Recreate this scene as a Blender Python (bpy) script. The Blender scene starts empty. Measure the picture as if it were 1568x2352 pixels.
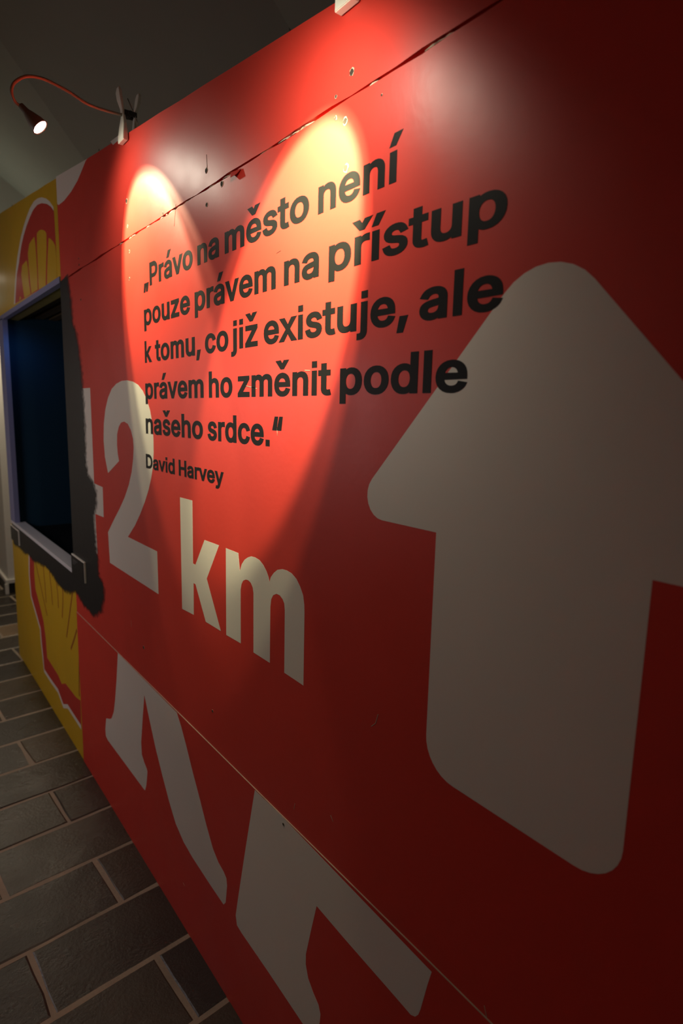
import bpy, bmesh, math, random, json
from mathutils import Vector, Matrix
random.seed(7)
sc = bpy.context.scene
COL = sc.collection

# ------------------------------------------------------------------ camera
CAMH = 1.435
cam_d = bpy.data.cameras.new('camera')
cam = bpy.data.objects.new('camera', cam_d); COL.objects.link(cam)
cam_d.sensor_fit = 'HORIZONTAL'; cam_d.sensor_width = 24.0
cam_d.lens = 24.0 * 1374.69 / 1568.0
R_ = ((0.6141288, 0.7888572, 0.0234554), (0.1392172, -0.0790313, -0.9871031), (-0.7768297, 0.6094739, -0.1583579))
cw = lambda v: Vector((v[1], -v[0], v[2]))
rx, dn, fw = cw(R_[0]), cw(R_[1]), cw(R_[2])
mat = Matrix((( rx.x, -dn.x, -fw.x, 0), (rx.y, -dn.y, -fw.y, 0), (rx.z, -dn.z, -fw.z, CAMH), (0, 0, 0, 1)))
cam.matrix_world = mat
cam_d.clip_start = 0.02
cam_d.dof.use_dof = True; cam_d.dof.focus_distance = 1.15; cam_d.dof.aperture_fstop = 4.0
sc.camera = cam

# ------------------------------------------------------------------ world, exposure
sc.view_settings.view_transform = 'Standard'; sc.view_settings.look = 'None'
sc.view_settings.exposure = 0.0; sc.view_settings.gamma = 1.0
sc.view_settings.use_curve_mapping = False
w = bpy.data.worlds.new('world'); sc.world = w; w.use_nodes = True
w.node_tree.nodes['Background'].inputs[0].default_value = (0.6, 0.55, 0.45, 1)
w.node_tree.nodes['Background'].inputs[1].default_value = 0.01

def look(loc, target):
    return (Vector(target) - Vector(loc)).to_track_quat('-Z', 'Y')
def area(name, loc, target, size, power, color):
    l = bpy.data.lights.new(name, 'AREA'); l.shape = 'DISK'; l.size = size; l.energy = power; l.color = color
    o = bpy.data.objects.new(name, l); COL.objects.link(o); o.location = loc
    o.rotation_euler = look(loc, target).to_euler(); return o
# outside the picture: lamps down the room, plus an added fill for the board
area('room_lamp_far', (0.63, 4.8, 2.30), (0.5, 4.9, 0.0), 0.20, 11.0, (1.0, 0.86, 0.64))
area('fill_light_side', (-0.9, 2.9, 1.55), (0.6, 2.7, 0.35), 0.6, 8.0, (1.0, 0.85, 0.84))  # side fill added to lift the lower left of the board
area('room_lamp_vault', (0.3, 4.95, 2.15), (0.9, 4.9, 3.1), 0.4, 2.0, (0.95, 1.0, 0.82))
RING = 13.0

# ------------------------------------------------------------------ helpers
def link(o): COL.objects.link(o); return o
def mesh_obj(name, me, mt=None, parent=None):
    o = link(bpy.data.objects.new(name, me))
    if mt is not None and len(me.materials) == 0: me.materials.append(mt)
    if parent is not None: o.parent = parent; o.matrix_parent_inverse = Matrix()
    return o
def put(o, parent):
    """parent keeping world placement (parents are unrotated, unscaled)"""
    o.parent = parent
    p = parent; off = Vector()
    while p is not None: off += p.location; p = p.parent
    o.location = o.location - off
    return o
def thing(name, loc, label, cat, group=None):
    o = link(bpy.data.objects.new(name, None)); o.location = loc; o.empty_display_size = .05
    o['label'] = label; o['category'] = cat
    if group: o['group'] = group
    return o
def finish(bm, name, mt, parent=None, smooth=False, label=None, base=(0, 0, 0)):
    me = bpy.data.meshes.new(name)
    bmesh.ops.recalc_face_normals(bm, faces=bm.faces)
    b = Vector(base)
    for v in bm.verts: v.co -= b
    bm.to_mesh(me); bm.free()
    if smooth:
        for p in me.polygons: p.use_smooth = True
    me.materials.append(mt)
    o = link(bpy.data.objects.new(name, me)); o.location = b
    if parent is not None: put(o, parent)
    if label: o['label'] = label
    return o
def box(bm, x0, x1, y0, y1, z0, z1, bev=0):
    r = bmesh.ops.create_cube(bm, size=1)
    vs = r['verts']
    for v in vs:
        v.co = Vector((x0 + (v.co.x + .5) * (x1 - x0), y0 + (v.co.y + .5) * (y1 - y0), z0 + (v.co.z + .5) * (z1 - z0)))
    if bev:
        es = list({e for v in vs for e in v.link_edges})
        bmesh.ops.bevel(bm, geom=es, offset=bev, segments=2, affect='EDGES', profile=.6)
def fill_mesh(polys, ext):
    cu = bpy.data.curves.new('t', 'CURVE'); cu.dimensions = '2D'; cu.fill_mode = 'BOTH'
    cu.extrude = ext
    for pl in polys:
        s = cu.splines.new('POLY'); s.points.add(len(pl) - 1); s.use_cyclic_u = True
        for i, (y, z) in enumerate(pl): s.points[i].co = (-y, z, 0, 1)
    t = bpy.data.objects.new('t', cu); COL.objects.link(t)
    dg = bpy.context.evaluated_depsgraph_get()
    me = bpy.data.meshes.new_from_object(t.evaluated_get(dg), preserve_all_data_layers=False, depsgraph=dg)
    bpy.data.objects.remove(t); bpy.data.curves.remove(cu)
    return me
def prism(polys, d0, d1, name, mt, parent=None, label=None, glyphs=None):
    """flat print or panel on the wall: polys in (y, z) metres, between x=d0 and x=d1; later loops may be holes"""
    if glyphs:
        bm = bmesh.new()
        for g in glyphs:
            m0 = fill_mesh(g, abs(d1 - d0) / 2); bm.from_mesh(m0); bpy.data.meshes.remove(m0)
        me = bpy.data.meshes.new(name); bm.to_mesh(me); bm.free(); polys = [p for g in glyphs for p in g]
    else: me = fill_mesh(polys, abs(d1 - d0) / 2)
    me.name = name
    ys = [p[0] for pl in polys for p in pl]; zs = [p[1] for pl in polys for p in pl]
    b = Vector(((d0 + d1) / 2, (min(ys) + max(ys)) / 2, (min(zs) + max(zs)) / 2))
    for v in me.vertices:
        X, Y, Z = v.co
        v.co = Vector((b.x - Z, -X, Y)) - b
    me.update()
    me.materials.clear(); me.materials.append(mt)
    o = link(bpy.data.objects.new(name, me)); o.location = b
    if parent is not None: put(o, parent)
    if label: o['label'] = label
    return o
def tube(pts, r, name, mt, parent, seg=10, radii=None):
    bm = bmesh.new(); rings = []
    P = [Vector(p) for p in pts]
    up = Vector((0, 1, 0.01)).normalized()
    for i, p in enumerate(P):
        t = (P[min(i + 1, len(P) - 1)] - P[max(i - 1, 0)]).normalized()
        a = t.cross(up).normalized(); b = t.cross(a).normalized(); up = -b if b.dot(up) < 0 else b
        rr = radii[i] if radii else r
        rings.append([bm.verts.new(p + (a * math.cos(q) + b * math.sin(q)) * rr) for q in [2 * math.pi * k / seg for k in range(seg)]])
    for A, B in zip(rings, rings[1:]):
        for k in range(seg): bm.faces.new((A[k], A[(k + 1) % seg], B[(k + 1) % seg], B[k]))
    bm.faces.new(rings[0]); bm.faces.new(rings[-1][::-1])
    return finish(bm, name, mt, parent, smooth=True, base=P[0])
def smooth_path(pts, n=6):
    P = [Vector(p) for p in pts]; out = []
    for i in range(len(P) - 1):
        p0, p1, p2, p3 = P[max(i - 1, 0)], P[i], P[i + 1], P[min(i + 2, len(P) - 1)]
        for k in range(n):
            t = k / n
            out.append(.5 * ((2 * p1) + (p2 - p0) * t + (2 * p0 - 5 * p1 + 4 * p2 - p3) * t * t + (3 * p1 - p0 - 3 * p2 + p3) * t ** 3))
    out.append(P[-1]); return out

# ------------------------------------------------------------------ materials
def M(name, col, rough=.5, spec=.5, bump=0, bscale=60, bdist=.002, var=0, vscale=4, metal=0, emit=None, rvar=0, coat=0):
    m = bpy.data.materials.new(name); m.use_nodes = True; nt = m.node_tree; n = nt.nodes; b = n['Principled BSDF']
    b.inputs['Base Color'].default_value = (*col, 1); b.inputs['Roughness'].default_value = rough
    b.inputs['Specular IOR Level'].default_value = spec; b.inputs['Metallic'].default_value = metal
    if coat: b.inputs['Coat Weight'].default_value = coat; b.inputs['Coat Roughness'].default_value = .2
    tc = n.new('ShaderNodeTexCoord'); geo = n.new('ShaderNodeNewGeometry')
    if var:
        t = n.new('ShaderNodeTexNoise'); t.inputs['Scale'].default_value = vscale; t.inputs['Detail'].default_value = 6
        nt.links.new(geo.outputs['Position'], t.inputs['Vector'])
        mx = n.new('ShaderNodeMix'); mx.data_type = 'RGBA'
        mx.inputs[6].default_value = (*[c * (1 - var) for c in col], 1); mx.inputs[7].default_value = (*[min(1, c * (1 + var)) for c in col], 1)
        nt.links.new(t.outputs['Fac'], mx.inputs[0]); nt.links.new(mx.outputs[2], b.inputs['Base Color'])
    if rvar:
        t = n.new('ShaderNodeTexNoise'); t.inputs['Scale'].default_value = 7; t.inputs['Detail'].default_value = 8
        nt.links.new(geo.outputs['Position'], t.inputs['Vector'])
        mr = n.new('ShaderNodeMapRange'); mr.inputs[1].default_value = .3; mr.inputs[2].default_value = .7
        mr.inputs[3].default_value = rough - rvar; mr.inputs[4].default_value = rough + rvar
        nt.links.new(t.outputs['Fac'], mr.inputs[0]); nt.links.new(mr.outputs[0], b.inputs['Roughness'])
    if bump:
        t = n.new('ShaderNodeTexNoise'); t.inputs['Scale'].default_value = bscale; t.inputs['Detail'].default_value = 5
        nt.links.new(geo.outputs['Position'], t.inputs['Vector'])
        bp = n.new('ShaderNodeBump'); bp.inputs['Strength'].default_value = bump; bp.inputs['Distance'].default_value = bdist
        nt.links.new(t.outputs['Fac'], bp.inputs['Height']); nt.links.new(bp.outputs[0], b.inputs['Normal'])
    if emit:
        b.inputs['Emission Color'].default_value = (*emit[0], 1); b.inputs['Emission Strength'].default_value = emit[1]
    return m
GL = dict(rough=.44, spec=.45, bump=.25, bscale=90, bdist=.0006, rvar=.04)
m_red = M('red_print', (.64, .044, .028), var=.05, vscale=5, **GL)
m_white = M('white_print', (.74, .70, .62), var=.04, vscale=5, **GL)
m_yellow = M('yellow_print', (.60, .37, .012), var=.05, vscale=5, **GL)
m_black = M('black_lettering', (.008, .008, .0075), rough=.5, spec=.16)
m_logored = M('logo_red', (.50, .035, .025), **GL)
m_logodark = M('logo_dark_line', (.30, .08, .01), **GL)
m_paint = M('black_paint', (.012, .0125, .014), rough=.45, spec=.5, bump=.5, bscale=25, bdist=.001)
m_paint_solid = M('black_paint_solid', (.012, .0125, .014), rough=.45, spec=.5, bump=.5, bscale=25, bdist=.001)
m_edge = M('board_edge', (.55, .42, .30), rough=.7, var=.3, vscale=40)
m_gap = M('gap_dark', (.03, .02, .012), rough=.9, var=.5, vscale=80)
m_chip = M('bare_chip', (.50, .42, .30), rough=.8, var=.25, vscale=60)
m_hole = M('hole_dark', (.03, .02, .012), rough=.9)
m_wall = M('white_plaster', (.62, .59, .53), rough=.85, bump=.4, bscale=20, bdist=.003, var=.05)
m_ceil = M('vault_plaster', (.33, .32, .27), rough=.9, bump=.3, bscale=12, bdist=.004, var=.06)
m_kick = M('dark_skirting', (.015, .014, .013), rough=.4)
m_mortar = M('mortar', (.30, .24, .17), rough=.85, bump=.6, bscale=120, bdist=.002, var=.35, vscale=9)
m_plastic = M('cream_plastic', (.85, .84, .72), rough=.4)
m_rubber = M('dark_rubber', (.05, .045, .04), rough=.5)
m_metal = M('metal', (.6, .58, .55), rough=.3, metal=1)
m_goose = M('gooseneck', (.26, .27, .20), rough=.5)
m_head = M('lamp_head', (.16, .14, .10), rough=.5)
m_lens = M('lamp_lens', (1, 1, 1), emit=((1, .97, .90), 22.0))
m_lav = M('blue_lit_edge', (.21, .22, .38), rough=.5)  # blue light falling on the trim is put into its base colour
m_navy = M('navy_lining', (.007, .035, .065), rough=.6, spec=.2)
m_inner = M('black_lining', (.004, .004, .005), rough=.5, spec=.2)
m_wood = M('wood_batten', (.22, .19, .05), rough=.7, var=.3, vscale=12)
m_wood2 = M('dark_batten', (.07, .05, .02), rough=.7, var=.3, vscale=12)
m_sill = M('sill', (.62, .62, .64), rough=.35)
m_card = M('plaque_face', (.012, .012, .013), rough=.4)
m_cardedge = M('plaque_edge', (.72, .68, .58), rough=.6)
m_faint = M('plaque_text', (.10, .10, .10), rough=.6)
def brick_mat(i, col):
    m = M('paver_%s' % 'abcdef'[i], col, rough=.29, rvar=.08, var=.5, vscale=6, spec=.5)
    nt = m.node_tree; n = nt.nodes; b = n['Principled BSDF']
    geo = n.new('ShaderNodeNewGeometry')
    t1 = n.new('ShaderNodeTexNoise'); t1.inputs['Scale'].default_value = 110; t1.inputs['Detail'].default_value = 7; t1.inputs['Roughness'].default_value = .6
    t2 = n.new('ShaderNodeTexNoise'); t2.inputs['Scale'].default_value = 11; t2.inputs['Detail'].default_value = 3
    ad = n.new('ShaderNodeMath'); ad.operation = 'MULTIPLY_ADD'; ad.inputs[1].default_value = 1.3
    for t in (t1, t2): nt.links.new(geo.outputs['Position'], t.inputs['Vector'])
    nt.links.new(t2.outputs['Fac'], ad.inputs[0]); nt.links.new(t1.outputs['Fac'], ad.inputs[2])
    bp = n.new('ShaderNodeBump'); bp.inputs['Strength'].default_value = .9; bp.inputs['Distance'].default_value = .0018
    nt.links.new(ad.outputs[0], bp.inputs['Height']); nt.links.new(bp.outputs[0], b.inputs['Normal'])
    return m
BR = [brick_mat(i, c) for i, c in enumerate([(.036, .026, .017), (.048, .036, .023), (.028, .022, .016), (.060, .043, .026), (.040, .032, .024)])]
m_tan = brick_mat(5, (.20, .13, .07))

# ------------------------------------------------------------------ setting: floor with pavers
def struct(o): o['kind'] = 'structure'; return o
bm = bmesh.new(); box(bm, -2.2, 1.65, -1.5, 6.25, -.06, .0022)
floor = struct(finish(bm, 'floor', m_mortar))
PITCH, LEN, J = .2293, .500, .0052
ang = math.radians(3.73)
# rows run nearly at right angles to the board, turned by ang; u along a paver, v across the rows
eu = Vector((math.cos(ang), math.sin(ang), 0)); ev = Vector((-math.sin(ang), math.cos(ang), 0))
V0 = 1.3853 * math.cos(ang) - .588 * math.sin(ang)       # a row joint passes through x=.588, y=1.385
def paver_mesh(kind):
    rr = random.Random(100 + kind)
    bm = bmesh.new()
    hl, hw = LEN / 2 - J, PITCH / 2 - J
    top = []
    n = 5; mmm = 3
    def ring(inset, z, jit):
        pts = []
        for i in range(n): pts.append((-hl + inset + (2 * hl - 2 * inset) * i / n, -hw + inset))
        for i in range(mmm): pts.append((hl - inset, -hw + inset + (2 * hw - 2 * inset) * i / mmm))
        for i in range(n): pts.append((hl - inset - (2 * hl - 2 * inset) * i / n, hw - inset))
        for i in range(mmm): pts.append((-hl + inset, hw - inset - (2 * hw - 2 * inset) * i / mmm))
        return [bm.verts.new((x + jit[k][0], y + jit[k][1], z)) for k, (x, y) in enumerate(pts)]
    N = 2 * (n + mmm)
    jit = [(rr.uniform(-.0025, .0025), rr.uniform(-.0025, .0025)) for _ in range(N)]
    r0 = ring(0, -.004, jit); r1 = ring(.0, .0015, jit); r2 = ring(.005, .0040, jit)
    for A, B in ((r0, r1), (r1, r2)):
        for k in range(N): bm.faces.new((A[k], A[(k + 1) % N], B[(k + 1) % N], B[k]))
    bm.faces.new(r2)
    me = bpy.data.meshes.new('brick'); bm.to_mesh(me); bm.free()
    return me
pm = []
for k in range(6):
    me = paver_mesh(k); me.materials.append(BR[k % 5]); pm.append(me)
tanme = paver_mesh(9); tanme.materials.append(m_tan)
dark = paver_mesh(10); dark.materials.append(BR[2])
for row in range(-10, 22):
    vc = V0 + (row - .5) * PITCH
    # even rows (0,2,..) have a joint line at u0, odd rows half a paver away
    base = .578 if row % 2 == 0 else .325
    for c in range(-7, 5):
        uc = base + (c + .5) * LEN + (vc - 1.27) * 0.0
        p = eu * uc + ev * vc
        if not (-2.2 + .26 < p.x < 1.38 and -1.32 < p.y < 6.1): continue
        me = random.choice(pm)
        if row == 13 and c == 1: me = tanme
        if row in (14, 10) and c == 0: me = dark
        o = link(bpy.data.objects.new('brick', me)); o.parent = floor
        o.location = p + Vector((0, 0, random.uniform(-.0008, .0012))); o.rotation_euler = (random.uniform(-.004, .004), random.uniform(-.004, .004), ang + random.uniform(-.004, .004))

# ------------------------------------------------------------------ room shell
def slab(name, x0, x1, y0, y1, z0, z1, mt=m_wall):
    bm = bmesh.new(); box(bm, x0, x1, y0, y1, z0, z1); return struct(finish(bm, name, mt))
slab('wall_left', -2.3, -2.2, -1.5, 6.3, -.06, 4.2)
slab('wall_back', -2.3, 1.75, 6.25, 6.35, -.06, 4.2)
slab('wall_right', 1.65, 1.75, -1.5, 6.3, -.06, 4.2)
slab('wall_front', -2.3, 1.75, -1.6, -1.5, -.06, 4.2)
pier = slab('wall_pier', .755, 1.65, 5.16, 6.25, -.06, 4.2)
bm = bmesh.new()
box(bm, .735, 1.65, 5.135, 5.16, .085, .115, .003); box(bm, .735, .755, 5.16, 6.25, .085, .115, .003)
bb = finish(bm, 'baseboard_back', m_wall); struct(bb)
bm = bmesh.new()
box(bm, .745, 1.65, 5.145, 5.16, -.0, .084); box(bm, .745, .755, 5.16, 6.25, -.0, .084)
finish(bm, 'skirting_kick', m_kick, bb, label='black lower band of the skirting')
bm = bmesh.new(); box(bm, .728, .752, 5.128, 5.152, .0, .084)
finish(bm, 'corner_block', m_wall, bb, label='pale corner piece of the skirting')

# vault: three plaster cells meeting at groins
def plane3(a, b, c):
    a, b, c = Vector(a), Vector(b), Vector(c); nrm = (b - a).cross(c - a)
    return lambda x, y: a.z - (nrm.x * (x - a.x) + nrm.y * (y - a.y)) / nrm.z
A1 = (.966, 3.482, CAMH + 1.30); A2 = (.5919, 3.1315, CAMH + 1.50)
B1 = (1.227, 1.919, CAMH + 1.30); B2 = (1.131, 1.858, CAMH + 1.315)
zA = plane3(A1, A2, (1.03, 6.2, CAMH + 1.70))
zB = plane3(A1, A2, (B1[0], B1[1], B1[2]))
zC = plane3(B1, B2, (0, 0, CAMH + 1.2))
def clip(poly, f):
    out = []
    for i in range(len(poly)):
        a, b = poly[i], poly[(i + 1) % len(poly)]; fa, fb = f(*a), f(*b)
        if fa >= 0: out.append(a)
        if (fa >= 0) != (fb >= 0):
            t = fa / (fa - fb); out.append((a[0] + (b[0] - a[0]) * t, a[1] + (b[1] - a[1]) * t))
    return out
room = [(-2.2, -1.5), (1.65, -1.5), (1.65, 6.25), (-2.2, 6.25)]
l1 = lambda x, y: (x - A1[0]) * (A2[1] - A1[1]) - (y - A1[1]) * (A2[0] - A1[0])     # >0 on the far side of groin 1
l2 = lambda x, y: (x - B1[0]) * (B2[1] - B1[1]) - (y - B1[1]) * (B2[0] - B1[0])
s1 = 1 if l1(1.0, 6) > 0 else -1
s2 = 1 if l2(0, 0) > 0 else -1
cells = [(clip(room, lambda x, y: s1 * l1(x, y)), zA),
         (clip(clip(room, lambda x, y: -s1 * l1(x, y)), lambda x, y: -s2 * l2(x, y)), zB),
         (clip(clip(room, lambda x, y: -s1 * l1(x, y)), lambda x, y: s2 * l2(x, y)), zC)]
bm = bmesh.new()
for poly, f in cells:
    if len(poly) < 3: continue
    lo = [bm.verts.new((x, y, f(x, y))) for x, y in poly]
    bm.faces.new(lo)

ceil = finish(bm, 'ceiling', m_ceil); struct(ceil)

# ------------------------------------------------------------------ the painted board wall
X0, TH = .588, .018
DATA = json.loads(r'''{"words":[["„Právo",1604,1301,1750,40.278000000000006],["na",1276,1174,1750,40.278000000000006],["město",1148,853,1750,40.278000000000006],["není",828,636,1750,40.278000000000006],["pouze",1606,1319,1656,40.278000000000006],["právem",1293,954,1656,40.278000000000006],["na",927,823,1656,40.278000000000006],["přístup",797,459,1656,40.278000000000006],["k",1608,1558,1562,40.278000000000006],["tomu,",1535,1266,1562,40.278000000000006],["co",1244,1135,1562,40.278000000000006],["již",1123,1017,1562,40.278000000000006],["existuje,",995,613,1562,40.278000000000006],["ale",592,457,1562,40.278000000000006],["právem",1611,1254,1468,40.278000000000006],["ho",1227,1119,1468,40.278000000000006],["změnit",1096,784,1468,40.278000000000006],["podle",761,503,1468,40.278000000000006],["našeho",1615,1260,1376,40.278000000000006],["srdce.“",1236,927,1376,40.278000000000006],["David",1621,1424,1282,28.1946],["Harvey",1399,1160,1282,28.1946]],"two":[[1963,1237],[1989,1287],[1996,1340],[1987,1393],[1965,1439],[1934,1474],[1895,1500],[1850,1514],[1802,1521],[1753,1521],[1706,1516],[1665,1506],[1631,1489],[1602,1465],[1581,1438],[1567,1403],[1562,1365],[1563,1327],[1571,1290],[1587,1255],[1609,1222],[1639,1186],[1680,1145],[1726,1105],[1792,1059],[1557,1060],[1554,940],[1980,939],[1987,1041],[1917,1095],[1862,1135],[1810,1177],[1769,1219],[1741,1259],[1724,1299],[1717,1332],[1720,1358],[1736,1381],[1760,1398],[1791,1404],[1820,1400],[1842,1387],[1859,1365],[1864,1333],[1860,1305],[1850,1284]],"k":[[1395,1228],[1323,1229],[1325,1075],[1311,1075],[1259,1145],[1186,1146],[1250,1055],[1180,949],[1258,948],[1312,1026],[1323,1027],[1325,946],[1395,942]],"m":[[1153,1146],[1097,1146],[1090,1109],[1082,1125],[1070,1137],[1056,1145],[1042,1150],[1026,1151],[1009,1149],[994,1142],[982,1132],[974,1122],[971,1113],[966,1124],[955,1135],[942,1144],[925,1149],[909,1150],[893,1148],[877,1141],[865,1130],[855,1116],[851,1100],[850,1084],[850,946],[915,947],[915,1071],[917,1084],[923,1091],[933,1096],[945,1096],[957,1090],[964,1080],[967,1064],[968,948],[1033,948],[1033,1075],[1036,1086],[1044,1094],[1054,1097],[1065,1096],[1076,1091],[1083,1082],[1087,1069],[1087,950],[1154,948]],"four":[[2122,1508],[2122,1188],[2027,1185],[2028,1084],[2123,1082],[2117,941],[2234,941],[2234,1082],[2381,1082],[2381,1188],[2264,1508]],"shape_l":[[1926,647],[1440,641],[1413,614],[1381,572],[1342,516],[1300,461],[1266,413],[1230,370],[1201,352],[1173,345],[1159,337],[1156,318],[1164,268],[1175,254],[1247,257],[1351,264],[1411,274],[1465,298],[1510,342],[1556,396],[1603,457],[1651,533],[1686,593],[1707,508],[1727,420],[1725,380],[1704,362],[1685,353],[1679,345],[1692,294],[1705,268],[1717,266],[2080,261],[2102,268],[2104,294],[2088,342],[2045,358],[2024,370],[1995,407],[1975,460],[1952,536]],"shape_r":[[1024,642],[922,644],[748,639],[507,633],[514,604],[525,552],[529,539],[535,530],[544,525],[578,526],[713,528],[794,531],[808,476],[826,402],[826,379],[817,355],[799,338],[782,327],[775,312],[777,291],[785,266],[802,237],[827,236],[965,243],[1086,246],[1107,249],[1113,272],[1099,334],[1064,481]],"crescent":[[2486,2144],[2489,2161],[2537,2191],[2588,2214],[2657,2236],[2723,2249],[2794,2255],[2873,2247],[2940,2231],[3011,2208],[3078,2179],[3128,2148],[3181,2112],[3232,2063],[3270,2014],[3322,1925],[2490,1907],[2491,2027]],"logo_red":[[2482,2144],[2521,2169],[2579,2193],[2661,2216],[2736,2228],[2810,2228],[2882,2215],[2949,2198],[3023,2171],[3080,2142],[3119,2112],[3155,2081],[3213,2044],[3260,1980],[3295,1925],[2490,1908],[2478,2025]],"lobes":[[[2581,2073],[2552,2064],[2514,2047],[2488,2027],[2482,1995],[2485,1949],[2491,1912],[2644,1913],[2631,1957],[2608,2018]],[[2770,2129],[2729,2132],[2684,2125],[2635,2110],[2613,2096],[2619,2052],[2641,1991],[2667,1913],[2792,1917],[2784,1982],[2781,2067]],[[2918,2118],[2864,2124],[2815,2126],[2805,2088],[2802,2037],[2800,1984],[2808,1920],[2928,1920],[2941,1971],[2953,2027],[2953,2089]],[[3085,2061],[2988,2066],[2970,2030],[2967,1975],[2946,1921],[3078,1922],[3101,1977],[3115,2028]],[[3171,1944],[3145,1929],[3198,1924]]],"swoosh":[[2473,2263],[2045,2207],[2066,2193],[2113,2178],[2167,2162],[2245,2150],[2339,2145],[2413,2149],[2476,2157],[2485,2178]],"logo_line":[[3321,719],[3352,591],[3337,474],[3250,417],[3156,354],[3149,283],[3132,210],[3119,147],[2988,145],[2840,149],[2749,112],[2669,144],[2455,141]],"logo_low_red":[[3321,719],[3352,591],[3337,474],[3250,417],[3156,354],[3149,283],[3132,210],[3119,147],[2988,145],[2840,149],[2749,112],[2669,144],[2451,145],[2443,264],[2501,252],[2527,249],[2686,245],[2758,215],[2822,234],[2924,239],[3032,245],[3042,345],[3069,419],[3135,482],[3216,544],[3221,621],[3200,743]],"rays":[[[3177,690],[3067,570],[2979,472]],[[3008,715],[2990,626],[2986,533]],[[2882,707],[2862,632],[2854,558]],[[2762,705],[2742,637],[2742,574]],[[2642,700],[2658,620],[2682,547]],[[2474,732],[2546,609],[2623,478]],[[2448,565],[2498,508],[2559,446]],[[2426,450],[2447,374],[2460,276]]],"paint":[[3749,698],[3546,708],[3419,706],[3322,716],[3197,708],[3097,723],[2959,736],[2877,728],[2797,726],[2742,710],[2687,703],[2614,707],[2525,724],[2440,745],[2380,738],[2323,723],[2252,716],[2212,711],[2141,751],[2108,802],[2103,839],[2152,854],[2155,893],[2160,923],[2173,934],[2184,980],[2187,1034],[2184,1074],[2160,1106],[2146,1133],[2151,1155],[2172,1171],[2207,1186],[2237,1204],[2253,1244],[2255,1330],[2254,1408],[2258,1505],[2262,1557],[2276,1595],[2286,1648],[2308,1694],[2341,1732],[2354,1788],[2365,1826],[2379,1879],[2387,1898]],"sill":[[3752,802],[2441,836],[2446,810],[3729,790]],"plq_r":[[2441,876],[2265,880],[2265,810],[2446,810]],"plq_l":[[3760,778],[3544,786],[3556,710],[3761,697]],"holes":[[1227,1928,6],[1227,1862,5],[762,1864,6],[758,1799,7],[749,1925,6],[786,1906,3],[786,1876,4],[1710,1988,5],[1463,1900,4],[1710,1925,3],[1702,1859,3],[1709,1791,3],[2187,1909,3],[1684,743,4],[1227,736,4],[910,630,4],[1929,2181,3],[3226,2344,3],[2189,1929,2],[2184,1798,3],[1158,1884,6],[682,1870,2]],"scratch":[[[1226,1958],[1223,1932]],[[952,1715],[938,1717]],[[645,978],[650,961],[660,951]],[[873,696],[876,682]],[[760,737],[752,729]],[[414,659],[407,641]],[[1398,1857],[1386,1901]],[[859,1510],[844,1509]],[[1062,1489],[1020,1483]],[[947,1409],[945,1397]],[[1789,796],[1787,776]],[[1421,142],[1409,140]]],"flap":[[1119,1893],[1076,1889],[1086,1880],[1108,1880]],"tape":[[1825,2171],[1735,2162],[1729,2151],[1804,2156]]}''')
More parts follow.
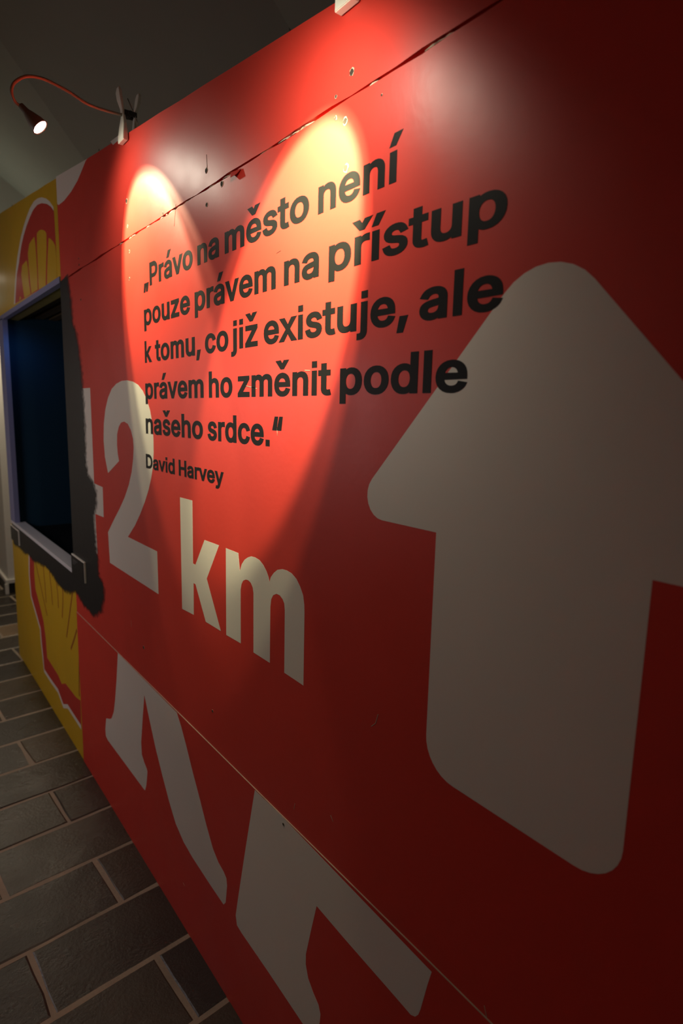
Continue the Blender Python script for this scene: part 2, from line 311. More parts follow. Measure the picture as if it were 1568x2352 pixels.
GLY = json.loads(r'''{",":[188,[[[46,113],[8,-119],[103,-119],[170,113]]]],".":[188,[[[36,0],[150,0],[150,122],[36,122]]]],"D":[502,[[[35,577],[35,0],[220,0],[272,4],[320,15],[363,33],[400,59],[431,92],[456,130],[473,174],[483,223],[487,276],[483,329],[473,378],[456,421],[432,468],[402,506],[365,537],[323,559],[276,572],[226,577]],[[305,120],[266,105],[213,99],[150,99],[150,458],[220,458],[269,451],[307,433],[335,406],[356,373],[369,329],[374,276],[369,223],[356,179],[335,145]]]],"H":[517,[[[35,0],[150,0],[150,232],[367,232],[367,0],[482,0],[482,577],[367,577],[367,331],[150,331],[150,577],[35,577]]]],"P":[445,[[[35,577],[35,0],[150,0],[150,186],[236,186],[295,191],[344,210],[384,239],[412,276],[428,321],[434,369],[428,417],[412,469],[384,513],[344,548],[295,570],[236,577]],[[150,284],[150,458],[231,458],[263,455],[285,445],[300,431],[311,413],[317,393],[319,369],[317,345],[310,324],[300,308],[285,296],[263,287],[231,284]]]],"a":[389,[[[10,89],[26,54],[52,26],[84,7],[120,-5],[160,-9],[194,-6],[225,2],[252,17],[252,0],[362,0],[362,273],[358,315],[345,351],[325,379],[300,399],[272,413],[245,421],[218,425],[194,426],[160,424],[125,416],[92,403],[62,383],[36,355],[5,299],[113,270],[136,307],[146,316],[159,324],[175,329],[196,331],[215,329],[229,324],[238,317],[244,307],[249,295],[251,274],[230,268],[175,262],[120,252],[92,244],[65,232],[41,216],[21,193],[9,164],[5,129]],[[119,114],[117,126],[119,138],[123,146],[130,154],[143,160],[180,168],[236,176],[266,183],[281,188],[251,170],[248,141],[242,125],[231,110],[216,98],[196,90],[170,87],[153,89],[139,93],[129,99],[122,106]]]],"c":[396,[[[15,149],[33,97],[63,53],[103,19],[152,-1],[207,-8],[238,-6],[268,0],[296,11],[321,25],[343,43],[362,65],[377,90],[396,138],[288,163],[271,121],[256,104],[235,93],[208,89],[181,93],[160,104],[144,122],[132,146],[124,176],[121,208],[124,242],[132,272],[144,296],[160,314],[181,326],[208,330],[235,326],[255,315],[270,298],[287,258],[395,283],[375,331],[360,355],[341,377],[319,394],[294,408],[267,418],[238,424],[206,427],[152,420],[103,399],[63,365],[33,321],[15,269],[9,208]]]],"d":[424,[[[9,210],[15,149],[32,97],[60,53],[98,19],[144,-2],[195,-8],[233,-5],[264,6],[288,21],[288,0],[397,0],[397,577],[286,577],[286,399],[264,413],[233,423],[195,428],[144,420],[98,399],[60,366],[32,323],[15,270]],[[124,176],[121,210],[124,245],[132,274],[144,298],[160,315],[179,326],[205,330],[229,326],[249,316],[264,299],[276,276],[284,246],[287,210],[284,174],[276,144],[264,120],[248,103],[229,93],[205,89],[180,93],[160,104],[144,121],[132,145]]]],"e":[404,[[[15,149],[33,96],[63,53],[104,19],[154,-2],[212,-8],[254,-5],[292,6],[325,23],[353,46],[375,74],[399,126],[292,151],[276,120],[268,109],[257,100],[245,94],[230,90],[213,88],[186,91],[164,101],[147,116],[133,137],[124,169],[396,169],[396,216],[392,266],[381,310],[362,347],[337,377],[307,399],[274,415],[240,424],[205,427],[150,420],[101,398],[62,364],[33,320],[15,267],[9,208]],[[180,327],[205,330],[229,327],[248,317],[263,302],[275,281],[282,255],[125,260],[132,281],[144,301],[160,317]]]],"h":[410,[[[28,577],[28,0],[139,0],[139,247],[141,273],[149,294],[159,309],[173,320],[190,327],[209,329],[236,324],[254,311],[266,289],[271,255],[271,0],[382,0],[382,262],[378,310],[363,351],[339,384],[307,408],[269,422],[227,428],[180,420],[139,401],[139,577]]]],"i":[169,[[[30,0],[139,0],[139,421],[30,421]],[[30,472],[139,472],[139,580],[30,580]]]],"j":[167,[[[-35,-143],[5,-143],[43,-139],[77,-127],[104,-106],[124,-79],[135,-46],[139,-10],[139,421],[28,421],[28,-7],[25,-27],[21,-37],[15,-42],[0,-45],[-35,-45]],[[30,472],[139,472],[139,580],[30,580]]]],"k":[381,[[[28,577],[28,0],[139,0],[139,158],[148,166],[282,0],[424,0],[231,236],[411,418],[274,421],[139,283],[139,577]]]],"l":[169,[[[30,0],[139,0],[139,577],[30,577]]]],"m":[610,[[[28,421],[28,0],[139,0],[139,258],[141,282],[148,300],[157,313],[170,322],[184,328],[199,330],[220,327],[236,316],[245,301],[249,279],[249,0],[360,0],[360,267],[362,286],[368,301],[376,313],[387,322],[401,328],[418,330],[439,327],[457,317],[464,308],[469,295],[471,274],[471,0],[582,0],[582,277],[577,321],[563,360],[539,390],[509,411],[474,424],[437,428],[402,425],[371,415],[342,399],[319,379],[305,397],[266,421],[220,428],[190,425],[162,416],[137,402],[137,421]]]],"n":[410,[[[28,421],[28,0],[139,0],[139,247],[141,273],[149,294],[159,309],[173,320],[190,327],[209,329],[236,324],[254,311],[266,289],[271,255],[271,0],[382,0],[382,262],[378,310],[363,351],[339,384],[307,408],[269,422],[227,427],[180,420],[137,400],[137,421]]]],"o":[415,[[[9,208],[15,149],[33,97],[63,53],[103,19],[152,-1],[207,-8],[263,-2],[312,19],[352,53],[382,97],[400,149],[406,208],[400,268],[382,321],[352,365],[312,399],[263,420],[207,427],[152,420],[103,399],[63,365],[33,321],[15,269]],[[124,176],[121,208],[124,242],[132,272],[144,296],[160,314],[181,326],[207,330],[234,326],[255,314],[271,296],[284,271],[291,242],[294,208],[291,176],[284,146],[271,122],[255,104],[234,93],[207,89],[181,93],[160,104],[144,122],[132,146]]]],"p":[424,[[[28,421],[28,-143],[139,-143],[139,20],[161,6],[192,-5],[230,-8],[281,-2],[327,19],[365,53],[393,97],[410,150],[415,210],[410,270],[393,323],[365,366],[327,399],[281,420],[230,427],[191,423],[160,413],[137,398],[137,421]],[[177,103],[161,120],[149,144],[141,174],[138,210],[140,246],[148,276],[160,299],[176,316],[195,326],[220,330],[245,326],[265,315],[280,298],[293,274],[300,245],[303,210],[300,176],[292,145],[280,121],[264,104],[245,93],[220,89],[196,93]]]],"r":[259,[[[137,421],[28,421],[28,0],[139,0],[139,257],[141,277],[147,294],[157,307],[171,317],[187,323],[208,326],[268,319],[268,425],[212,427],[174,422],[138,406],[131,399]]]],"s":[365,[[[43,45],[70,21],[103,5],[141,-5],[182,-8],[228,-4],[270,8],[305,28],[333,56],[351,89],[356,128],[349,171],[325,207],[286,234],[236,250],[178,264],[154,272],[141,280],[136,288],[134,298],[137,310],[146,320],[163,329],[187,332],[212,329],[227,320],[237,307],[254,274],[358,296],[336,347],[318,374],[294,396],[264,413],[228,423],[187,427],[144,423],[105,411],[71,391],[44,365],[27,332],[21,295],[29,251],[54,214],[93,188],[142,171],[205,156],[226,149],[236,141],[241,133],[242,125],[240,112],[230,101],[210,91],[181,88],[156,91],[138,99],[126,112],[109,152],[3,131],[23,75]]]],"t":[227,[[[151,120],[151,327],[229,327],[229,421],[151,421],[151,531],[40,531],[40,421],[-19,421],[-19,327],[40,327],[40,113],[43,81],[55,51],[75,27],[101,9],[133,-1],[168,-4],[195,-3],[243,6],[221,98],[171,92],[158,94],[153,103]]]],"u":[410,[[[28,421],[28,159],[32,111],[47,70],[71,37],[103,13],[140,-1],[183,-5],[229,1],[273,22],[273,0],[382,0],[382,421],[271,421],[271,175],[268,148],[261,128],[251,112],[237,102],[220,95],[201,92],[174,97],[156,111],[144,133],[139,167],[139,421]]]],"v":[389,[[[-19,421],[145,0],[244,0],[408,421],[287,421],[195,165],[102,421]]]],"x":[379,[[[-27,0],[105,0],[169,95],[189,129],[210,95],[273,0],[406,0],[245,206],[251,206],[244,217],[399,421],[268,421],[212,338],[191,302],[114,421],[-19,421],[133,224],[129,224],[136,212]]]],"y":[389,[[[60,-143],[92,-145],[122,-142],[150,-134],[174,-120],[196,-100],[213,-75],[227,-45],[408,421],[288,421],[195,165],[102,421],[-19,421],[136,19],[119,-27],[112,-38],[105,-44],[99,-47],[75,-46],[43,-41],[17,-133]]]],"z":[380,[[[17,74],[17,0],[364,0],[364,98],[176,101],[358,345],[358,421],[23,421],[23,323],[204,320]]]],"á":[389,[[[10,89],[26,54],[52,26],[84,7],[120,-5],[160,-9],[194,-6],[225,2],[252,17],[252,0],[362,0],[362,273],[358,315],[345,351],[325,379],[300,399],[272,413],[245,421],[218,426],[194,427],[160,425],[125,416],[92,403],[62,383],[36,355],[5,299],[113,270],[136,307],[146,316],[159,324],[175,329],[196,331],[215,329],[229,324],[238,317],[244,307],[249,295],[251,274],[230,268],[175,262],[120,252],[92,244],[65,232],[41,216],[21,193],[9,164],[5,129]],[[119,114],[117,126],[119,138],[123,146],[130,154],[143,160],[180,168],[236,176],[266,183],[281,188],[251,170],[248,141],[242,125],[231,110],[216,98],[196,90],[170,87],[153,89],[139,93],[129,99],[122,106]],[[194,655],[123,485],[226,485],[325,655]]]],"í":[167,[[[28,421],[28,0],[139,0],[139,421]],[[89,655],[17,485],[120,485],[219,655]]]],"ě":[404,[[[15,149],[33,96],[63,53],[104,19],[154,-2],[212,-8],[254,-5],[292,6],[325,23],[353,46],[375,74],[399,126],[292,151],[276,120],[268,109],[257,100],[245,94],[230,90],[213,88],[186,91],[164,101],[147,116],[133,137],[124,169],[396,169],[396,216],[392,266],[381,310],[362,347],[337,377],[307,399],[274,415],[240,425],[205,428],[150,420],[101,398],[62,364],[33,320],[15,267],[9,208]],[[180,327],[205,330],[229,327],[248,317],[263,302],[275,281],[282,255],[125,260],[132,281],[144,301],[160,317]],[[204,599],[166,656],[41,649],[164,492],[244,492],[368,655],[240,655]]]],"ř":[259,[[[106,656],[-19,649],[103,492],[184,492],[307,655],[180,655],[143,599]],[[139,0],[139,257],[141,277],[147,294],[157,307],[171,317],[187,323],[208,326],[268,319],[268,426],[212,428],[174,422],[138,406],[131,399],[137,421],[28,421],[28,0]]]],"š":[365,[[[43,45],[70,21],[103,5],[141,-5],[182,-8],[228,-4],[270,8],[305,28],[333,56],[351,89],[356,128],[349,171],[325,207],[286,234],[236,250],[178,264],[154,272],[141,280],[136,288],[134,298],[137,310],[146,320],[163,329],[187,332],[212,329],[227,320],[237,307],[254,274],[358,296],[336,347],[318,374],[294,396],[264,413],[228,423],[187,428],[144,423],[105,411],[71,391],[44,365],[27,332],[21,295],[29,251],[54,214],[93,188],[142,171],[205,156],[226,149],[236,141],[241,133],[242,125],[240,112],[230,101],[210,91],[181,88],[156,91],[138,99],[126,112],[109,152],[3,131],[23,75]],[[148,656],[24,649],[146,492],[227,492],[350,655],[223,655],[186,599]]]],"ž":[380,[[[24,649],[146,492],[227,492],[351,655],[223,655],[187,599],[149,656]],[[17,74],[17,0],[364,0],[364,98],[176,101],[358,345],[358,421],[23,421],[23,323],[204,320]]]],"“":[300,[[[85,577],[19,318],[265,318],[303,577],[209,577],[143,321],[180,577]]]],"„":[287,[[[47,113],[9,-119],[104,-119],[170,111],[132,-119],[227,-119],[294,113]]]]}''')
mm = lambda pts: [(y / 1000, z / 1000) for y, z in pts]
wall = thing('display_board', (X0 + .05, 1.9, 0), 'long red and yellow board partition with black lettering, white arrow and a dark opening', 'partition')
ZT, ZB = 1.8935, .6445            # upper and lower seam
YJ = 2.432                        # joint between red and yellow boards
YE = 3.792                        # far end
YN = -.45                         # near end
top_z = lambda y: CAMH + .588 * (1.017 + .127 * (y / .588 - 1.33))
def wob(y, s): return .0012 * math.sin(y * 23 + s) + .0007 * math.sin(y * 71 + s * 2)
def run(y0, y1, z, s, amp=1, n=60):
    return [(y0 + (y1 - y0) * i / n, z + amp * wob(y0 + (y1 - y0) * i / n, s)) for i in range(n + 1)]
def topline(y0, y1, n=24):
    return [(y0 + (y1 - y0) * i / n, top_z(y0 + (y1 - y0) * i / n) + .35 * wob(y0 + (y1 - y0) * i / n, 5)) for i in range(n + 1)]
p_top = prism([run(YN, YJ - .0005, ZT + .0022, 1) + topline(YJ - .0005, YN)], X0, X0 + TH, 'panel', m_red, wall, 'red top strip of the board wall')
p_topy = prism([run(YJ + .0005, YE + .15, ZT + .001, 1, .3) + topline(YE + .15, YJ + .0005)], X0, X0 + TH, 'panel', m_yellow, wall, 'yellow top strip at the far end')
OY0, OY1, OZ0, OZ1 = 2.445, 3.640, .812, ZT
p_mid = prism([[(YN, ZB + .0005), (YJ - .0005, ZB + .0005)] + [(YJ - .0005, ZT - .003)] + run(YJ - .0005, YN, ZT - .0023, 3, 1.0)[1:]], X0, X0 + TH, 'panel', m_red, wall, 'large red middle board carrying the quotation')
p_low = prism([[(YN, .002), (YJ - .0005, .002), (YJ - .0005, ZB - .0007), (YN, ZB - .0007)]], X0 - .0018, X0 + TH, 'panel', m_red, wall, 'red bottom board')
p_lowy = prism([[(YJ + .0005, .002), (YE, .002), (YE - .02, ZT), (OY1, ZT), (OY1, OZ0), (OY0, OZ0), (OY0, ZT), (YJ + .0005, ZT)]], X0, X0 + TH, 'panel', m_yellow, wall, 'yellow board around the opening')
# pale sawn top edge of the bottom board, dark backing battens behind the seams
prism([[(YN, ZB - .0007), (YJ, ZB - .0007), (YJ, ZB + .0003), (YN, ZB + .0003)]], X0 - .0018, X0 + .001, 'board_edge', m_edge, p_low, 'pale sawn edge along the lower seam')
prism([[(YN, ZT - .03), (YJ, ZT - .03), (YJ, ZT + .03), (YN, ZT + .03)]], X0 + TH, X0 + TH + .03, 'backing_batten', m_gap, wall)
prism([[(YN, ZB - .03), (YJ, ZB - .03), (YJ, ZB + .03), (YN, ZB + .03)]], X0 + TH, X0 + TH + .03, 'backing_batten', m_gap, wall)
for yy in (YN + .03, 1.05, 2.38, YE - .03):
    prism([[(yy - .02, .002), (yy + .02, .002), (yy + .02, top_z(yy) - .05), (yy - .02, top_z(yy) - .05)]], X0 + TH + .03, X0 + TH + .06, 'upright_batten', m_wood2, wall)
# splinters showing in the upper seam
for k in range(26):
    y = .5 + random.random() * 1.3; l = random.uniform(.01, .05)
    prism([[(y, ZT - .0012), (y + l, ZT - .0010 + random.uniform(-.001, .001)), (y + l * .6, ZT + random.uniform(.0002, .0012))]], X0 + .001, X0 + .006, 'splinter', m_edge, p_top)

E0 = .00012
def deco(pts, name, mt, panel, lvl=1, label=None, x=X0):
    return prism([pts], x - E0 * lvl, x, name, mt, panel, label)
def rounded(pts, radii, seg=8):
    out = []; n = len(pts)
    for i in range(n):
        p = Vector(pts[i]); r = radii[i]
        if not r: out.append(tuple(p)); continue
        a = (Vector(pts[i - 1]) - p).normalized(); b = (Vector(pts[(i + 1) % n]) - p).normalized()
        th = math.acos(max(-1, min(1, a.dot(b)))); t = r / math.tan(th / 2); c = p + (a + b).normalized() * r / math.sin(th / 2)
        s, e = p + a * t - c, p + b * t - c
        a0 = math.atan2(s.y, s.x); d = (math.atan2(e.y, e.x) - a0 + math.pi) % (2 * math.pi) - math.pi
        out += [(c.x + r * math.cos(a0 + d * k / seg), c.y + r * math.sin(a0 + d * k / seg)) for k in range(seg + 1)]
    return out
# big white arrow
u = .588; AC = .680 * u
aw = lambda dy, z: (AC + dy * u, CAMH + z * u)
arrow = rounded([aw(0, .345), aw(-.550, -.2555), aw(-.2425, -.2555), aw(-.2425, -.843), aw(.2425, -.843), aw(.2425, -.2575), aw(.566, -.2575)],
                [.075, .035, 0, .052, .052, 0, .035])
deco(arrow, 'arrow', m_white, p_mid, 1, 'large white arrow pointing up')
for nm in ('four', 'two'): deco(mm(DATA[nm]), 'numeral', m_white, p_mid, 1, 'white numeral ' + ('4' if nm == 'four' else '2'))
for nm in ('k', 'm'): deco(mm(DATA[nm]), 'letter', m_white, p_mid, 1, 'white letter ' + nm)
for nm in ('shape_l', 'shape_r'):
    pts = [(y, min(z, ZB - .0008)) for y, z in mm(DATA[nm])]
    deco(pts, 'white_figure', m_white, p_low, 1, None, X0 - .0018)
# yellow shell emblem in red outline, and the white swoosh above
lim = lambda pts: [(max(YJ + .001, min(y, YE + .14)), z) for y, z in mm(pts)]
limz = lambda pts: [(y, max(z, ZT + .002)) for y, z in lim(pts)]
deco(limz(DATA['crescent']), 'emblem_outline', m_white, p_topy, 1)
deco(limz(DATA['logo_red']), 'emblem_field', m_logored, p_topy, 2)
for l in DATA['lobes']: deco(limz(l), 'emblem_lobe', m_yellow, p_topy, 3)
sw = [(min(y, YJ - .001), min(z, top_z(y) - .0005)) for y, z in mm(DATA['swoosh'])]
deco(sw, 'white_swoosh', m_white, p_top, 1)
deco(lim(DATA['logo_low_red']), 'emblem_field', m_logored, p_lowy, 1)
def stroke(pts, wd, name, mt, panel, lvl, x=X0):
    L = [Vector(p) for p in pts]; a = []; b = []
    for i, p in enumerate(L):
        t = (L[min(i + 1, len(L) - 1)] - L[max(i - 1, 0)]).normalized(); n = Vector((-t.y, t.x)) * wd / 2
        a.append(tuple(p + n)); b.append(tuple(p - n))
    return deco(a + b[::-1], name, mt, panel, lvl, None, x)
stroke(lim(DATA['logo_line']), .020, 'emblem_outline', m_white, p_lowy, 2)
for r in DATA['rays']: stroke(lim(r), .012, 'emblem_line', m_logodark, p_lowy, 2)

# black quotation: one mesh per word
XH = GLY['x'][1][0]; XH = max(p[1] for p in XH)
def word(text, ya, yb, zb, xh, lvl=3):
    polys = []; cur = 0; cells_ = []
    for ch in text:
        g = GLY[ch]; cells_.append((ch, cur)); cur += g[0] + (14 if xh > 35 else 8)
    allx = [p[0] + c for ch, c in cells_ for pl in GLY[ch][1] for p in pl]
    x0, x1 = min(allx), max(allx); sx = (ya - yb) / (x1 - x0) / 1000; sz = xh / XH / 1000
    for ch, c in cells_:
        polys.append([[(ya / 1000 - (p[0] + c - x0) * sx, zb / 1000 + p[1] * sz) for p in pl] for pl in GLY[ch][1]])
    return prism(None, X0 - E0 * lvl, X0, 'printed_word', m_black, p_mid, 'black word ' + text, polys)
for t, ya, yb, zb, xh in DATA['words']: word(t, ya, yb, zb, xh)

# black paint around the opening, brushed and feathered at its edge
def paint_patch():
    outer = mm(DATA['paint'])
    dense = []
    rr = random.Random(4)
    for i in range(len(outer)):
        a, b = Vector(outer[i]), Vector(outer[(i + 1) % len(outer)])
        if i == len(outer) - 1: break
        k = max(1, int((b - a).length / .008))
        for j in range(k): dense.append(a + (b - a) * j / k)
    dense.append(Vector(outer[-1]))
    n = len(dense); out_ = []; mid = []
    for i, p in enumerate(dense):
        t = (dense[min(i + 6, n - 1)] - dense[max(i - 6, 0)]).normalized(); nn = Vector((-t.y, t.x))
        # outward is away from the opening centre
        c = Vector((3.05, 1.35))
        if nn.dot(p - c) < 0: nn = -nn
        e = rr.uniform(-.004, .006) + .004 * math.sin(i * .23)
        fe = 1
        mid.append(p - nn * (.008)); out_.append(p + Vector((nn.x * (.075 + e), nn.y * (.032 + e))))
    solid = [tuple(p) for p in dense] + [(OY0, ZT), (OY0, OZ0), (YE - .03, OZ0)]
    so = prism([solid], X0 - E0 * 3, X0, 'paint_patch', m_paint_solid, wall, 'rough black paint around the opening')
    bm = bmesh.new(); lay = bm.verts.layers.float.new('cover')
    xx = X0 - E0 * 3
    V = lambda p: bm.verts.new((xx, p.x, p.y))
    vm = [V(p) for p in dense]; vo = [V(p) for p in out_]
    val = {v: 1.0 for v in vm}; val.update({v: 0.0 for v in vo})
    for i in range(n - 1):
        f = bm.faces.new([vm[i], vm[i + 1], vo[i + 1], vo[i]])
        for v in f.verts: v[lay] = val[v]
    bmesh.ops.recalc_face_normals(bm, faces=bm.faces)
    me = bpy.data.meshes.new('paint_overspray')
    for v in bm.verts: v.co -= Vector((X0, 2.445, 1.3))
    bm.to_mesh(me); bm.free()
    m = m_paint; nt = m.node_tree; nd = nt.nodes
    at = nd.new('ShaderNodeAttribute'); at.attribute_name = 'cover'
    ns = nd.new('ShaderNodeTexNoise'); ns.inputs['Scale'].default_value = 60; ns.inputs['Detail'].default_value = 4
    g = nd.new('ShaderNodeNewGeometry'); nt.links.new(g.outputs['Position'], ns.inputs['Vector'])
    a = nd.new('ShaderNodeMath'); a.operation = 'MULTIPLY_ADD'; a.inputs[1].default_value = .7
    nt.links.new(ns.outputs['Fac'], a.inputs[0]); nt.links.new(at.outputs['Fac'], a.inputs[2])
    mr = nd.new('ShaderNodeMapRange'); mr.inputs[1].default_value = .45; mr.inputs[2].default_value = 1.0
    nt.links.new(a.outputs[0], mr.inputs[0]); nt.links.new(mr.outputs[0], nd['Principled BSDF'].inputs['Alpha'])
    me.materials.append(m)
    o = link(bpy.data.objects.new('paint_overspray', me)); o.location = (X0, 2.445, 1.3); put(o, wall)
    o['label'] = 'feathered edge of the black paint'
paint_patch()

# screw holes, chips, scratches, loose red flap
def disc(y, z, r, x, name, mt, panel, k=9, sq=1.0, rr=random.Random(3)):
    pts = [(y + r * sq * math.cos(2 * math.pi * i / k) * rr.uniform(.75, 1.2), z + r * math.sin(2 * math.pi * i / k) * rr.uniform(.8, 1.2)) for i in range(k)]
    return prism([pts], x - .0004, x, name, mt, panel)
for y, z, r in DATA['holes']:
    y /= 1000; z /= 1000; pan = p_top if z > ZT else (p_mid if z > ZB else p_low); xx = X0 - (.0018 if z <= ZB else 0)
    if y > YJ: pan = p_topy
    rm = r * .00075 * (1 if y < 1.6 else 1.5)
    disc(y, z, rm * 1.22, xx - .0002, 'bare_ring', m_chip, pan, 10)
    disc(y + rm * .1, z, rm, xx - .0005, 'screw_hole', m_hole, pan, 9)
for s in DATA['scratch']:
    p = mm(s); pan = p_top if p[0][1] > ZT else (p_mid if p[0][1] > ZB else p_low)
    stroke(p, .0009, 'scratch', m_hole if p[0][1] > 1.6 else m_chip, pan, 3, X0 - (.0018 if p[0][1] <= ZB else 0))
bm = bmesh.new()
fl = mm(DATA['flap']); vs = [bm.verts.new((X0 - .001 - (.006 if i >= 2 else 0), y, z)) for i, (y, z) in enumerate(fl)]
bm.faces.new(vs); r = bmesh.ops.extrude_face_region(bm, geom=bm.faces[:])
for g in r['geom']:
    if isinstance(g, bmesh.types.BMVert): g.co.x -= .0006
finish(bm, 'torn_flap', m_logored, p_mid, label='curled torn flap of red film', base=(X0, 1.1, 1.885))

# ------------------------------------------------------------------ the opening: reveal, lining, battens
def wbox(x0, x1, y0, y1, z0, z1, name, mt, label=None, bev=0, parent=wall):
    bm = bmesh.new(); box(bm, x0, x1, y0, y1, z0, z1, bev)
    return finish(bm, name, mt, parent, label=label, base=((x0 + x1) / 2, (y0 + y1) / 2, (z0 + z1) / 2))
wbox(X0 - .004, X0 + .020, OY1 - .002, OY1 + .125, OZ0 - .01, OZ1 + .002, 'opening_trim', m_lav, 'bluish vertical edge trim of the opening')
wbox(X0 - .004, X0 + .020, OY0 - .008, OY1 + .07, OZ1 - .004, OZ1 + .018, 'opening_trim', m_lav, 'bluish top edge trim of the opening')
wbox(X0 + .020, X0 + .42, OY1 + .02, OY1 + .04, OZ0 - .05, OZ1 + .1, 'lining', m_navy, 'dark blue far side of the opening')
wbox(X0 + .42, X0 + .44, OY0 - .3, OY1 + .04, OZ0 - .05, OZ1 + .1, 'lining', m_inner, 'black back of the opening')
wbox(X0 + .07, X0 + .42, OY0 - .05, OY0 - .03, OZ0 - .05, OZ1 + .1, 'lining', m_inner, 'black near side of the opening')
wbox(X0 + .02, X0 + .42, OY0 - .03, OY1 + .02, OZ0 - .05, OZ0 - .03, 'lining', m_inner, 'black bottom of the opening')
wbox(X0 + .020, X0 + .075, OY0 - .02, OY1 + .02, OZ1 + .0, OZ1 + .03, 'batten', m_wood, 'olive batten above the opening')
for k in range(5):
    wbox(X0 + .09 + k * .068, X0 + .13 + k * .068, OY0 - .02, OY1 + .02, OZ1 + .02, OZ1 + .045, 'batten', m_wood2)
wbox(X0 + .27, X0 + .31, OY0 - .02, OY0 + .42, OZ1 - .03, OZ1 - .0, 'batten', m_wood, 'olive batten deep inside the opening')
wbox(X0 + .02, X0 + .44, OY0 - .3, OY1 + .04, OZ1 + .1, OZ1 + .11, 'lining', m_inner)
wbox(X0 - .005, X0 + .05, OY0 + .003, OY1 + .12, OZ0 - .014, OZ0 + .002, 'sill', m_sill, 'pale grey sill strip', .001)
bl = bpy.data.lights.new('jamb_fill', 'AREA'); bl.size = .10; bl.energy = .10; bl.color = (.05, .35, 1.0)  # unseen blue lamp added to tint the far jamb; no screen is built
bo = link(bpy.data.objects.new('jamb_fill', bl)); bo.location = (X0 + .07, 3.47, 1.78)
wl_ = bpy.data.lights.new('batten_fill', 'POINT'); wl_.energy = .12; wl_.color = (.9, 1.0, .4); wl_.shadow_soft_size = .03  # unseen point light added to brighten the olive batten
wo_ = link(bpy.data.objects.new('batten_fill', wl_)); wo_.location = (X0 + .33, 2.62, 1.72)
bo.rotation_euler = look(bo.location, (X0 + .0, 3.64, 1.50)).to_euler()
# small caption plaques at the lower corners
def plaque(y0, y1, z0, z1, label):
    t = thing('caption_plaque', (X0 - .008, (y0 + y1) / 2, z0), label, 'plaque', 'caption plaques under the opening')
    bm = bmesh.new(); box(bm, X0 - .0075, X0 - .001, y0, y1, z0, z1, .0008)
    finish(bm, 'foam_board', m_cardedge, t, label='cream foam board edge', base=t.location)
    bm = bmesh.new(); box(bm, X0 - .0085, X0 - .0075, y0 + .003, y1 - .001, z0 + .001, z1 - .004)
    finish(bm, 'face', m_card, t, base=t.location)
    bm = bmesh.new()
    for k in range(3):
        z = z1 - .02 - k * .008
        box(bm, X0 - .0088, X0 - .0085, y0 + .09 + .02 * k, y1 - .02, z, z + .0025)
    o = finish(bm, 'faint_text', m_faint, t, base=t.location); return t
plaque(2.268, 2.446, .800, .880, 'black caption plaque with cream edges at the near lower corner of the opening')
plaque(3.545, 3.762, .704, .786, 'black caption plaque with cream edges at the far lower corner of the opening')
# white tape on the top edge
tp = mm(DATA['tape'])
tapeo = prism([tp], X0 - .0012, X0 - .0002, 'tape_strip', m_white)
tapeo['label'] = 'short white strip stuck to the top edge beside the clip of the far lamp'; tapeo['category'] = 'tape'

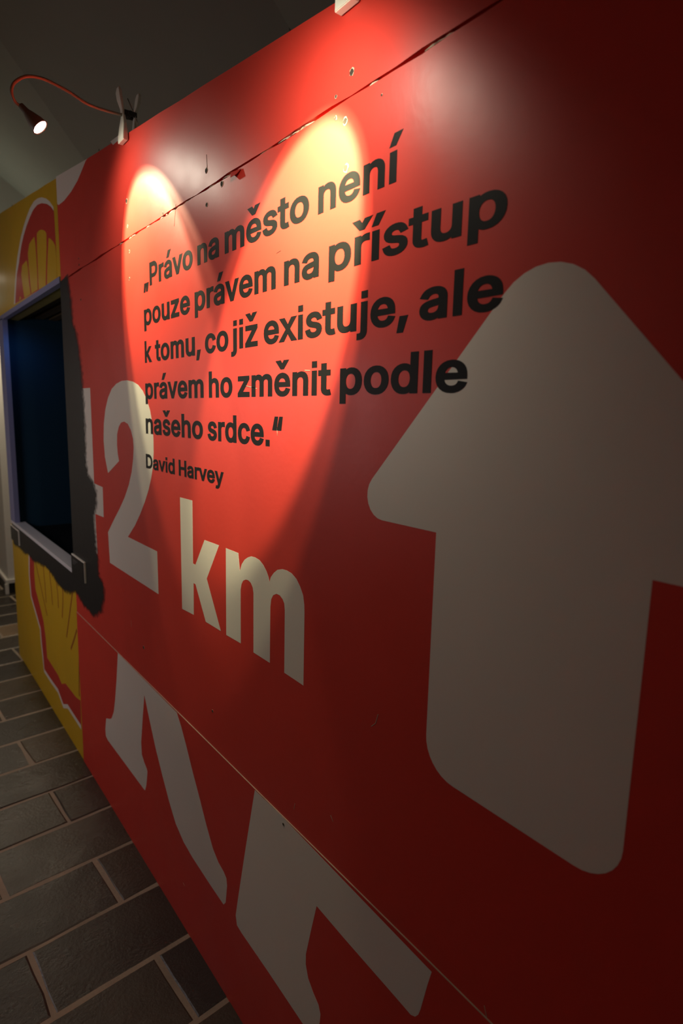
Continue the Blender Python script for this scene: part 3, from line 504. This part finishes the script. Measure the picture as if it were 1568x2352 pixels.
# ------------------------------------------------------------------ clip-on lamps
def spot(name, loc, axis, half, power, blend, color, parent, rad=.012):
    l = bpy.data.lights.new(name, 'SPOT'); l.spot_size = math.radians(2 * half); l.spot_blend = blend
    l.energy = power; l.color = color; l.shadow_soft_size = rad
    o = link(bpy.data.objects.new(name, l)); o.location = loc
    o.rotation_euler = Vector(axis).to_track_quat('-Z', 'Y').to_euler(); put(o, parent)
WARM = (1.0, .90, .54)
def clip_lamp(label, yc, zc, lampc, axis, half, path, beam, spill):
    lampc = Vector(lampc); axis = Vector(axis).normalized()
    t = thing('clip_lamp', (X0 + .009, yc, zc), label, 'clip lamp')
    # clamp arms: jaw, waist at the spring, flared handle
    def arm(side):
        prof = [(-.030, .021, .013), (-.012, .021, .012), (.010, .018, .009), (.034, .009, .006), (.050, .008, .006), (.070, .013, .008), (.088, .014, .007), (.098, .008, .004)]
        bm = bmesh.new(); rings = []
        for z, hy, hx in prof:
            if z < .04: xo = .002 + (.040 + z) * .06
            else: xo = .007 + (z - .04) * .10
            # side -1 = camera side, +1 = behind
            x = (X0 - .0012 - hx * .5 - xo * .3) if side < 0 else (X0 + TH + .002 + hx * .5 + xo * .3)
            x += side * max(0, z - .04) * .16
            rings.append([bm.verts.new((x + a * hx * .5, yc + b * hy, zc + z)) for a, b in ((-1, -1), (1, -1), (1, 1), (-1, 1))])
        for A, B in zip(rings, rings[1:]):
            for k in range(4): bm.faces.new((A[k], A[(k + 1) % 4], B[(k + 1) % 4], B[k]))
        bm.faces.new(rings[0]); bm.faces.new(rings[-1])
        bmesh.ops.bevel(bm, geom=bm.edges[:], offset=.0012, segments=2, affect='EDGES')
        finish(bm, 'clamp_arm', m_plastic, t, base=t.location)
    arm(-1); arm(1)
    bm = bmesh.new()
    r = bmesh.ops.create_cone(bm, cap_ends=True, segments=14, radius1=.006, radius2=.006, depth=.030)
    for v in r['verts']: v.co = Vector((v.co.x + X0 + .009, v.co.z + yc, v.co.y + zc + .040))
    box(bm, X0 - .006, X0 + .026, yc - .012, yc - .009, zc + .034, zc + .046); box(bm, X0 - .006, X0 + .026, yc + .009, yc + .012, zc + .034, zc + .046)
    finish(bm, 'spring', m_rubber, t, base=t.location)
    tube([(X0 + .004, yc - .008, zc + .075), (X0 + .016, yc - .010, zc + .05), (X0 + .032, yc - .012, zc + .012)], .0014, 'spring_wire', m_metal, t)
    pth = smooth_path(path, 8)
    rad = [.0035 + .0004 * (i % 2) for i in range(len(pth))]
    tube(pth, .0035, 'gooseneck', m_goose, t, 10, rad)
    # head: socket, cone and bright lens
    q = axis.to_track_quat('Z', 'Y'); bm = bmesh.new()
    prof = [(-.062, .004), (-.060, .007), (-.042, .0085), (-.036, .011), (-.012, .0185), (.0, .0205), (.002, .0205), (.002, .0185), (-.002, .0180)]
    rings = []
    for z, rr in prof:
        rings.append([bm.verts.new(lampc + q @ Vector((rr * math.cos(a), rr * math.sin(a), z))) for a in [2 * math.pi * k / 24 for k in range(24)]])
    for A, B in zip(rings, rings[1:]):
        for k in range(24): bm.faces.new((A[k], A[(k + 1) % 24], B[(k + 1) % 24], B[k]))
    bm.faces.new(rings[0])
    finish(bm, 'lamp_head', m_head, t, smooth=True, base=lampc)
    bm = bmesh.new()
    c0 = bm.verts.new(lampc + q @ Vector((0, 0, .003))); rg = [bm.verts.new(lampc + q @ Vector((.0182 * math.cos(a), .0182 * math.sin(a), .0))) for a in [2 * math.pi * k / 24 for k in range(24)]]
    for k in range(24): bm.faces.new((c0, rg[k], rg[(k + 1) % 24]))
    finish(bm, 'lens', m_lens, t, smooth=True, label='bright white lens of the lamp', base=lampc)
    src = lampc + axis * .006
    spot('beam', src, axis, half + .6, beam, .10, WARM, t)
    spot('beam_ring', src, axis, half + 4.0, RING, .06, WARM, t)
    spot('beam_spill', src, axis, 80, spill, .8, (1.0, .90, .72), t, .018)
    return t
LA = (.381, 1.705, 2.109); AXA = (.585, -.34, -.735)
pathA = [(.582, 1.70, 2.193), (.535, 1.70, 2.191), (.493, 1.70, 2.193), (.457, 1.70, 2.205), (.423, 1.70, 2.213), (.389, 1.70, 2.217), (.356, 1.70, 2.210),
         (.332, 1.702, 2.191), (.324, 1.705, 2.174), (.327, 1.712, 2.160), (.336, 1.721, 2.153), (.346, 1.726, 2.153)]
clip_lamp('clip-on lamp with curved orange gooseneck and bright lens at the far top edge', 1.70, 2.158, LA, AXA, 27.2, pathA, 35.0, 3.6)
LB = (.39, .72, 1.962); AXB = (.590, .420, -.690)
bB = Vector(LB) - Vector(AXB).normalized() * .060
pathB = [(.582, .752, 2.085), (.54, .752, 2.10), (.48, .745, 2.15), (.42, .725, 2.17), (.36, .700, 2.14), (.335, .690, 2.08), (.340, .688, 2.035), tuple(bB)]
clip_lamp('cream clip-on lamp gripping the near top edge, only its jaw showing', .754, 2.037, LB, AXB, 25.6, pathB, 62.0, 6.5)
